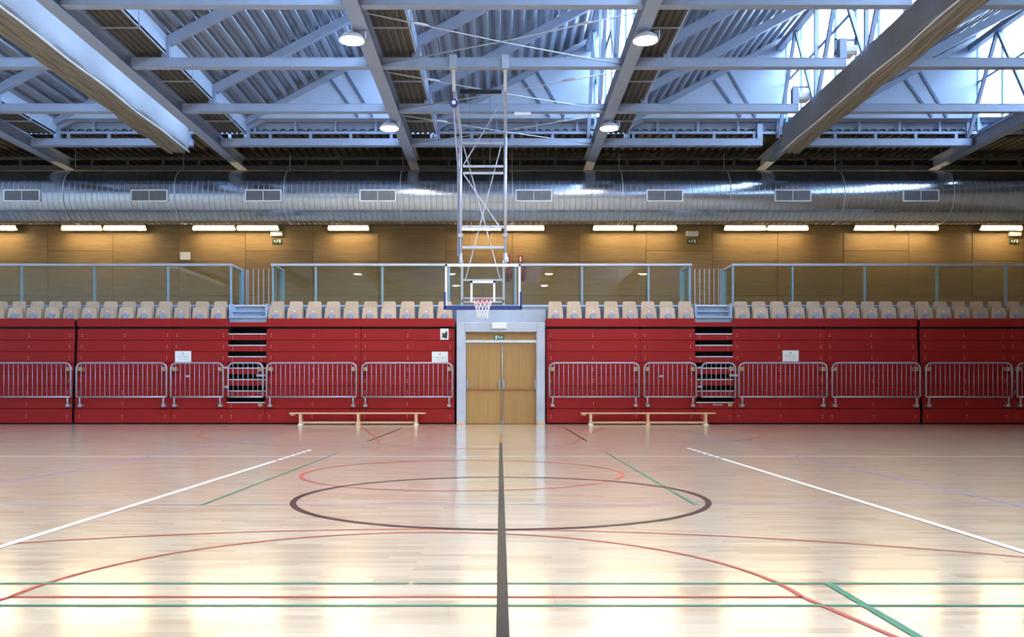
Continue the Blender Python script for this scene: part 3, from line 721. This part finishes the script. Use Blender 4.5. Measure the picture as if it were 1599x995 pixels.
# crowd barriers hung on the fronts
def rounded(x0, x1, z0, z1, r):
    pts = [(x0, 0, z0)]
    for i in range(7):
        a = math.pi - i / 6 * math.pi / 2; pts.append((x0 + r + r * math.cos(a), 0, z1 - r + r * math.sin(a)))
    for i in range(7):
        a = math.pi / 2 - i / 6 * math.pi / 2; pts.append((x1 - r + r * math.cos(a), 0, z1 - r + r * math.sin(a)))
    pts.append((x1, 0, z0)); return pts
YBa = 24.14
zb1, zb0 = PZ(567, YBa), PZ(620, YBa)
barm = {}
def barrier(label, pa, pb, gate=False, latch=False):
    xa, xb_ = PX(pa, YBa), PX(pb, YBa); w = xb_ - xa; hh = zb1 - zb0
    t = thing('gate' if gate else 'crowd_barrier', label, 'gate' if gate else 'barrier', (xa, YBa, zb0), 'galvanised barriers on the bleacher fronts')
    fr = MB(); fr.tube(rounded(.03, w - .03, 0, hh, .16), .026, 8).tube([(.03, 0, 0), (w - .03, 0, 0)], .024, 8); fr.build('frame', M['galv'], t)
    n = max(3, round((w - .06) / (.130 if not gate else .137)))
    for i in range(1, n):
        x = .03 + (w - .06) * i / n; dz_ = 0
        for e in (x - .03, w - .03 - x):
            if e < .16: dz_ = max(dz_, .16 - math.sqrt(max(0, .16 ** 2 - (.16 - e) ** 2)))
        key = round(dz_, 2)
        if key not in barm:
            b = MB(); b.tube([(0, 0, 0), (0, 0, hh - key)], .0092, 6); barm[key] = b.mesh('bar', M['galv'])
        link('bar', barm[key], t, (x, 0, 0))
    if gate:
        for z in (.25, .78): MB().box(-.07, .05, -.03, .03, z, z + .06).build('hinge', M['galv'], t, bevel=.006)
        MB().box(w - .2, w + .03, -.03, .03, hh * .6, hh * .6 + .06).build('latch', M['galv'], t, bevel=.006)
        MB().box(w - .18, w - .06, .03, .17, hh - .22, hh - .1).build('bracket_plate', M['brass'], t)
        MB().box(w - .2, w - .08, .12, .17, -.26, -.15).build('lower_bracket_plate', M['brass'], t)
        return
    for x in (.12, w - .12):
        lg = MB(); lg.tube([(x, 0, 0), (x, 0, -.26)], .022, 8); l_ = lg.build('leg', M['galv'], t)
        MB().box(x - .05, x + .05, -.02, .17, -.28, -.2).build('foot_plate', M['hinge'], l_, bevel=.01)
        MB().box(x - .05, x + .05, -.0, .2, hh - .22, hh - .11).build('bracket_plate', M['brass'], t, bevel=.006)
    if latch: MB().box(w * .3, w * .3 + .1, -.04, .03, hh * .58, hh * .58 + .06).build('gate_catch', M['galv'], t, bevel=.01)
barrier('galvanised barrier at the far left edge, cut by the frame', -33, 112)
barrier('galvanised barrier second from the left edge, left of the short barrier', 117.5, 261.5)
barrier('short galvanised barrier just left of the left gate, under a notice', 265, 350, latch=True)
barrier('small galvanised gate across the left bleacher aisle', 354.5, 412, gate=True)
barrier('galvanised barrier just right of the left gate', 414.5, 558)
barrier('galvanised barrier just left of the door', 563.5, 708)
barrier('galvanised barrier just right of the door', 856.5, 999.5)
barrier('short galvanised barrier just left of the right gate', 1004.5, 1089, latch=True)
barrier('small galvanised gate across the right bleacher aisle', 1094, 1150, gate=True)
barrier('galvanised barrier just right of the right gate, under a notice', 1152.5, 1293)
barrier('galvanised barrier third from the right edge, left of the black joint', 1298, 1438.5)
barrier('galvanised barrier at right, just right of the black joint', 1444.5, 1582)
barrier('galvanised barrier at the far right edge, cut by the frame', 1587, 1728)

# gym benches
def bench(label, pa, pb, legs, Y=23.86):
    xa, xb_ = PX(pa, Y), PX(pb, Y); w = xb_ - xa; z = PZ(644.5, Y)
    t = thing('gym_bench', label, 'bench', (xa, Y, 0), 'gym benches')
    MB().box(0, w, -.13, .13, z - .035, z).build('seat_board', M['bench'], t, bevel=.008)
    MB().box(.02, .14, -.09, .09, z - .075, z - .035).build('hook_rail', M['bench'], t, bevel=.006)
    L = [PX(p, Y) - xa for p in legs]
    MB().box(L[0], L[-1], -.03, .03, .035, .09).build('balance_beam', M['bench'], t, bevel=.006)
    for i, x in enumerate(L):
        s_ = -1 if i == 0 else 1
        MB().prism_y([(x - .045, .0), (x + .045, 0), (x + .03, .12), (x + .035, z - .035), (x - .035, z - .035), (x - .03, .12)], -.12, .12).build('leg', M['bench'], t, bevel=.006)
        MB().box(x - .06, x + .06, -.14, .14, 0, .03).build('foot', M['white'] if i != 1 else M['bench'], t, bevel=.006)
bench('long low wooden gym bench in front of the bleacher left of the door', 453, 664.5, (470, 560, 650))
bench('long low wooden gym bench in front of the bleacher right of the door', 907, 1116, (922, 1011, 1101))

# emergency light and exit sign over the door
t = thing('emergency_light', 'white emergency light box on the concrete lintel above the door', 'emergency light', (PX(779.5, YP), YP, PZ(509, YP)))
MB().box(-.2, .2, -.07, 0, -.08, .08).build('housing', M['white'], t, bevel=.012); MB().box(-.14, .15, -.075, -.07, -.04, .04).build('lens', M['frame_white'], t); MB().box(-.12, .14, -.078, -.075, .02, .026).build('print', M['ink_grey'], t)
t = tag(MB().box(-.14, .14, -.012, 0, -.065, .065).build('exit_sign', M['green'], None, (PX(779.5, YD), YD - .001, PZ(527, YD))), 'small green exit sign on the wooden panel above the door leaves', 'exit sign')
pict(t, -.28, .13, -.0125, M['white'])

# ================================================================ BASKETBALL HOOP
XH, YH = PX(754, 20.75), 20.75
hoop = thing('basketball_hoop', 'ceiling hung basketball hoop with glass backboard and steel lattice tower', 'basketball hoop', (XH, YH, 2.9))
w, h = 1.8, 1.05
MB().box(-w / 2 + .03, w / 2 - .03, -.008, .008, .03, h - .03).build('backboard_glass', M['board_glass'], hoop)
MB().box(-w / 2, w / 2, -.025, .025, h - .055, h).box(-w / 2, -w / 2 + .05, -.025, .025, 0, h).box(w / 2 - .05, w / 2, -.025, .025, 0, h).box(-w / 2, w / 2, -.025, .025, 0, .05).build('board_frame', M['frame_white'], hoop)
MB().box(-w / 2 - .03, w / 2 + .03, -.04, .045, -.035, .06).box(-w / 2 - .03, -w / 2 + .02, -.04, .045, -.03, .39).box(w / 2 - .02, w / 2 + .03, -.04, .045, -.03, .39).build('board_padding', M['blue_pad'], hoop, bevel=.01)
MB().box(-.295, .295, -.014, -.008, .60, .655).box(-.295, -.245, -.014, -.008, .15, .655).box(.245, .295, -.014, -.008, .15, .655).build('target_square', M['frame_white'], hoop)
rm = MB(); rm.tube([(.23 * math.cos(a), -.375 + .23 * math.sin(a), .15) for a in [2 * math.pi * i / 32 for i in range(32)]], .012, 8, closed=True)
rm.bar((-.1, -.02, .15), (-.12, -.19, .145), .02).bar((.1, -.02, .15), (.12, -.19, .145), .02)
rim = rm.build('rim', M['rim'], hoop); MB().box(-.14, .14, -.06, -.012, .08, .17).build('rim_plate', M['rim'], rim, bevel=.008)
nb = MB(); N = 12; lev = [(.225, .145), (.19, .05), (.155, -.04), (.13, -.13), (.125, -.21), (.14, -.29)]
for i in range(N):
    for sgn in (1, -1):
        pts = []
        for k, (r_, z) in enumerate(lev):
            a = 2 * math.pi * (i + sgn * .5 * k) / N; pts.append((r_ * math.cos(a), -.375 + r_ * math.sin(a), z))
        nb.tube(pts, .0065, 5)
nb.build('net', M['net'], hoop)
MB().tube([(0, .06, .28), (0, .06, .60)], .012, 6).build('centre_rod', M['steel_dark'], hoop)
# board carrier and tower (plane 0.2 m behind the board)
yt = .22; Yt = YH + yt; zt0 = 2.9
def tp(px, py, dy=0.0):
    Y = Yt + dy; return (PX(px, Y) - XH, yt + dy, PZ(py, Y) - zt0)
lx, rx = tp(721.5, 400)[0], tp(786.5, 400)[0]
cr = MB()
for x in (lx, rx): cr.box(x - .028, x + .028, yt - .03, yt + .03, .03, h + .12)
for py in (437.5, 466, 471.5): z = tp(0, py)[2]; cr.box(lx, rx, yt - .03, yt + .03, z - .02, z + .02)
cr.build('board_carrier', M['tower'], hoop)
MB().box(lx - .02, lx + .02, .02, yt, .2, .24).box(rx - .02, rx + .02, .02, yt, .2, .24).build('board_bracket', M['tower'], hoop)
for s_, x in ((-1, lx - .035), (1, rx + .04)):
    MB().tube([(x, yt, h - .05), (x, yt, 1.35)], .045, 8).tube([(x, yt, 1.35), (x, yt, tp(0, 205)[2])], .038, 8).build('mast', M['tower'], hoop)
    MB().cbox((x, yt, tp(0, 368)[2]), (.12, .12, .1)).build('mast_clamp', M['hinge'], hoop, bevel=.01)
    top = (PX(708 if s_ < 0 else 789, 18.97) - XH, 18.97 - YH, 7.95 - zt0)
    mid = (top[0], top[1] + .25, 7.55 - zt0)
    MB().bar(top, mid, .07, .07).bar(mid, (x, yt, tp(0, 205)[2] - .05), .07, .09).build('hanger_arm', M['tower'], hoop)
    MB().box(top[0] - .08, top[0] + .08, top[1] - .13, top[1] + .13, top[2] - .03, top[2] + .26).build('beam_clamp', M['tower'], hoop)
    if s_ < 0:
        pb = MB(); pb.tube([(mid[0], mid[1] - .09, mid[2] - .28), (mid[0], mid[1] + .02, mid[2] - .28)], .085, 16); pb.build('winch_pulley', M['blue_pad'], hoop)
        pb = MB(); pb.tube([(mid[0], mid[1] - .1, mid[2] - .28), (mid[0], mid[1] - .05, mid[2] - .28)], .045, 16); pb.build('pulley_cap', M['white'], hoop)
        MB().tube([(mid[0] - .02, mid[1], mid[2] - .3), (x - .06, yt, tp(0, 260)[2]), (x - .06, yt, tp(0, 400)[2])], .022, 8).build('side_pipe', M['bracket'], hoop)
bx = MB(); ya = 19.3 - YH
bx.tube([(PX(718, 19.3) - XH, ya, PZ(143, 19.3) - zt0), (PX(783, 19.3) - XH, ya, PZ(143, 19.3) - zt0)], .05, 8); bx.build('drive_shaft', M['black'], hoop)
for py, x0, x1, tk in ((260, 723, 786, .05), (270.5, 723, 786, .05), (354.5, 722, 787, .06), (386.5, 722, 787, .06), (224, 722, 787, .05)):
    MB().bar(tp(x0, py), tp(x1, py), tk).build('rung', M['tower'], hoop)
for a, b, dy in (((779, 166), (723, 259), .0), ((724, 272), (779, 353), .0), ((721, 218), (781, 436), .06), ((783, 226), (727, 436), .1)): MB().bar(tp(*a, dy), tp(*b, dy), .026).build('diagonal_brace', M['tower'], hoop)
for px in (734, 765): MB().tube([tp(px, 150, -.3), tp(px, 386)], .005, 5).build('lift_wire', M['steel_dark'], hoop)
MB().cbox(tp(816, 178, 1.0), (.42, .1, .08)).build('limit_switch_box', M['white'], hoop)

# ================================================================ COURT MARKINGS
ZL = [0.0012]
def line_mesh(pts, wd, closed=False, zadd=0.0):
    mb = MB(); n = len(pts); z = ZL[0]
    for k in range(n):
        p = Vector(pts[k]); a = Vector(pts[k - 1] if (closed or k > 0) else pts[k]); b = Vector(pts[(k + 1) % n] if (closed or k < n - 1) else pts[k])
        t = (b - a).normalized(); q = Vector((-t.y, t.x))
        for s_ in (1, -1):
            v = p + q * s_ * wd / 2; mb.v.append((v.x, v.y, z)); 
    for k in range(n if closed else n - 1):
        a, b = 2 * k, 2 * ((k + 1) % n); mb.f.append([a, a + 1, b + 1, b])
    return mb
def marking(label, mat, paths, wd=.05):
    mb = MB()
    for pts, closed in paths:
        m = line_mesh(pts, wd, closed); o = len(mb.v); mb.v += m.v; mb.f += [[i + o for i in f] for f in m.f]
    o = tag(mb.build('court_line', mat, fix=False), label, 'court line', 'court markings on the floor')
    for p in o.data.polygons:
        if p.normal.z < 0: p.flip()
    ZL[0] += .0002
    return o
def arc(cx, cy, r, a0, a1, n=96): return [(cx + r * math.cos(R(a0 + (a1 - a0) * i / n)), cy + r * math.sin(R(a0 + (a1 - a0) * i / n))) for i in range(n + 1)]
def circ(cx, cy, r, n=128): return arc(cx, cy, r, 0, 360, n)[:-1]
XC = -.43
marking('thin pale line crossing the floor behind the red circle', M['l_pale'], [([(-18, 12.4), (18, 12.4)], 0)], .04)
marking('thin blue grey line crossing the floor through the black circle', M['l_blue'], [([(-18, 7.18), (18, 7.18)], 0)], .028)
marking('thin purple line running to the back on the left', M['l_purple'], [([(-5.03, 1), (-5.03, 20.5)], 0)], .04)
marking('thin purple line running to the back on the right', M['l_purple'], [([(4.22, 1), (4.22, 20.5)], 0)], .04)
marking('thin dark line crossing the floor near the benches', M['l_purple'], [([(-18, 15.2), (18, 15.2)], 0)], .03)
marking('red three point arc at the far end below the hoop', M['l_red'], [([(XC + 6.2, 21.8)] + arc(XC, 20.2, 6.2, 0, -180) + [(XC - 6.2, 21.8)], 0)], .028)
marking('thin wide red arc in the foreground just in front of the black circle', M['l_red'], [(arc(XC, -.35, 6.25, 20, 160), 0)], .028)
marking('red free throw lane with cross line under the hoop', M['l_red'], [([(XC - 3, 21.8), (XC - 1.8, 16)], 0), ([(XC + 3, 21.8), (XC + 1.8, 16)], 0), (arc(XC, 16, 1.8, 180, 360), 0)], .028)
marking('red circle partly behind the black circle', M['l_red'], [(circ(XC, 9.93, 1.8), 1)], .045)
marking('red free throw line and half circle in the foreground', M['l_red'], [([(XC + 3.0, -1.9)] + arc(XC, 3.96, 1.8, 0, 180) + [(XC - 3.0, -1.9)], 0), ([(XC - 1.8, 3.96), (XC + 1.8, 3.96)], 0)], .028)
marking('green line crossing the foreground, the farther of two', M['l_green'], [([(-9, 4.235), (PX(639, 4.235), 4.235)], 0), ([(PX(645, 4.235), 4.235), (9, 4.235)], 0)], .028)
marking('green line crossing the foreground, the nearer of two', M['l_green'], [([(-9, 3.80), (9, 3.80)], 0)], .028)
marking('short green line running to the camera at lower right', M['l_green'], [([(1.59, 4.235), (1.59, .5)], 0)], .04)
marking('green line running back beside the left of the black circle', M['l_green'], [([(-2.45, 7.14), (-2.45, 13.05)], 0)], .028)
marking('green line crossing the right side of the black circle', M['l_green'], [([(1.6, 7.16), (1.6, 13.3)], 0)], .034)
marking('thin dark line toward the left bench crossing the red lane', M['l_maroon'], [([(-2.46, 16.2), (-2.46, 21.6)], 0)], .03)
marking('thin dark line toward the right bench crossing the red lane', M['l_maroon'], [([(1.6, 16.2), (1.6, 22)], 0)], .03)
dl = [([(-3.0, .5), (-3.0, 11.6)], 0)] + [([(-3.0, 11.75 + .35 * i), (-3.0, 12.0 + .35 * i)], 0) for i in range(6)]
dr = [([(3.04, .5), (3.04, 12.0)], 0)] + [([(3.04, 12.15 + .35 * i), (3.04, 12.4 + .35 * i)], 0) for i in range(6)]
marking('white line running to the back on the left, ending in dashes', M['l_white'], dl, .055)
marking('white line running to the back on the right, ending in dashes', M['l_white'], dr, .055)
marking('thick black centre circle on the floor', M['l_maroon'], [(circ(0, 7.65, 1.775), 1)], .05)
marking('black centre line running from the camera toward the door', M['l_black'], [([(.01, .3), (0, 15.6)], 0)], .05)
marking('short orange piece at the far end of the black centre line', M['l_orange'], [([(0, 15.6), (0, 18.8)], 0)], .05)
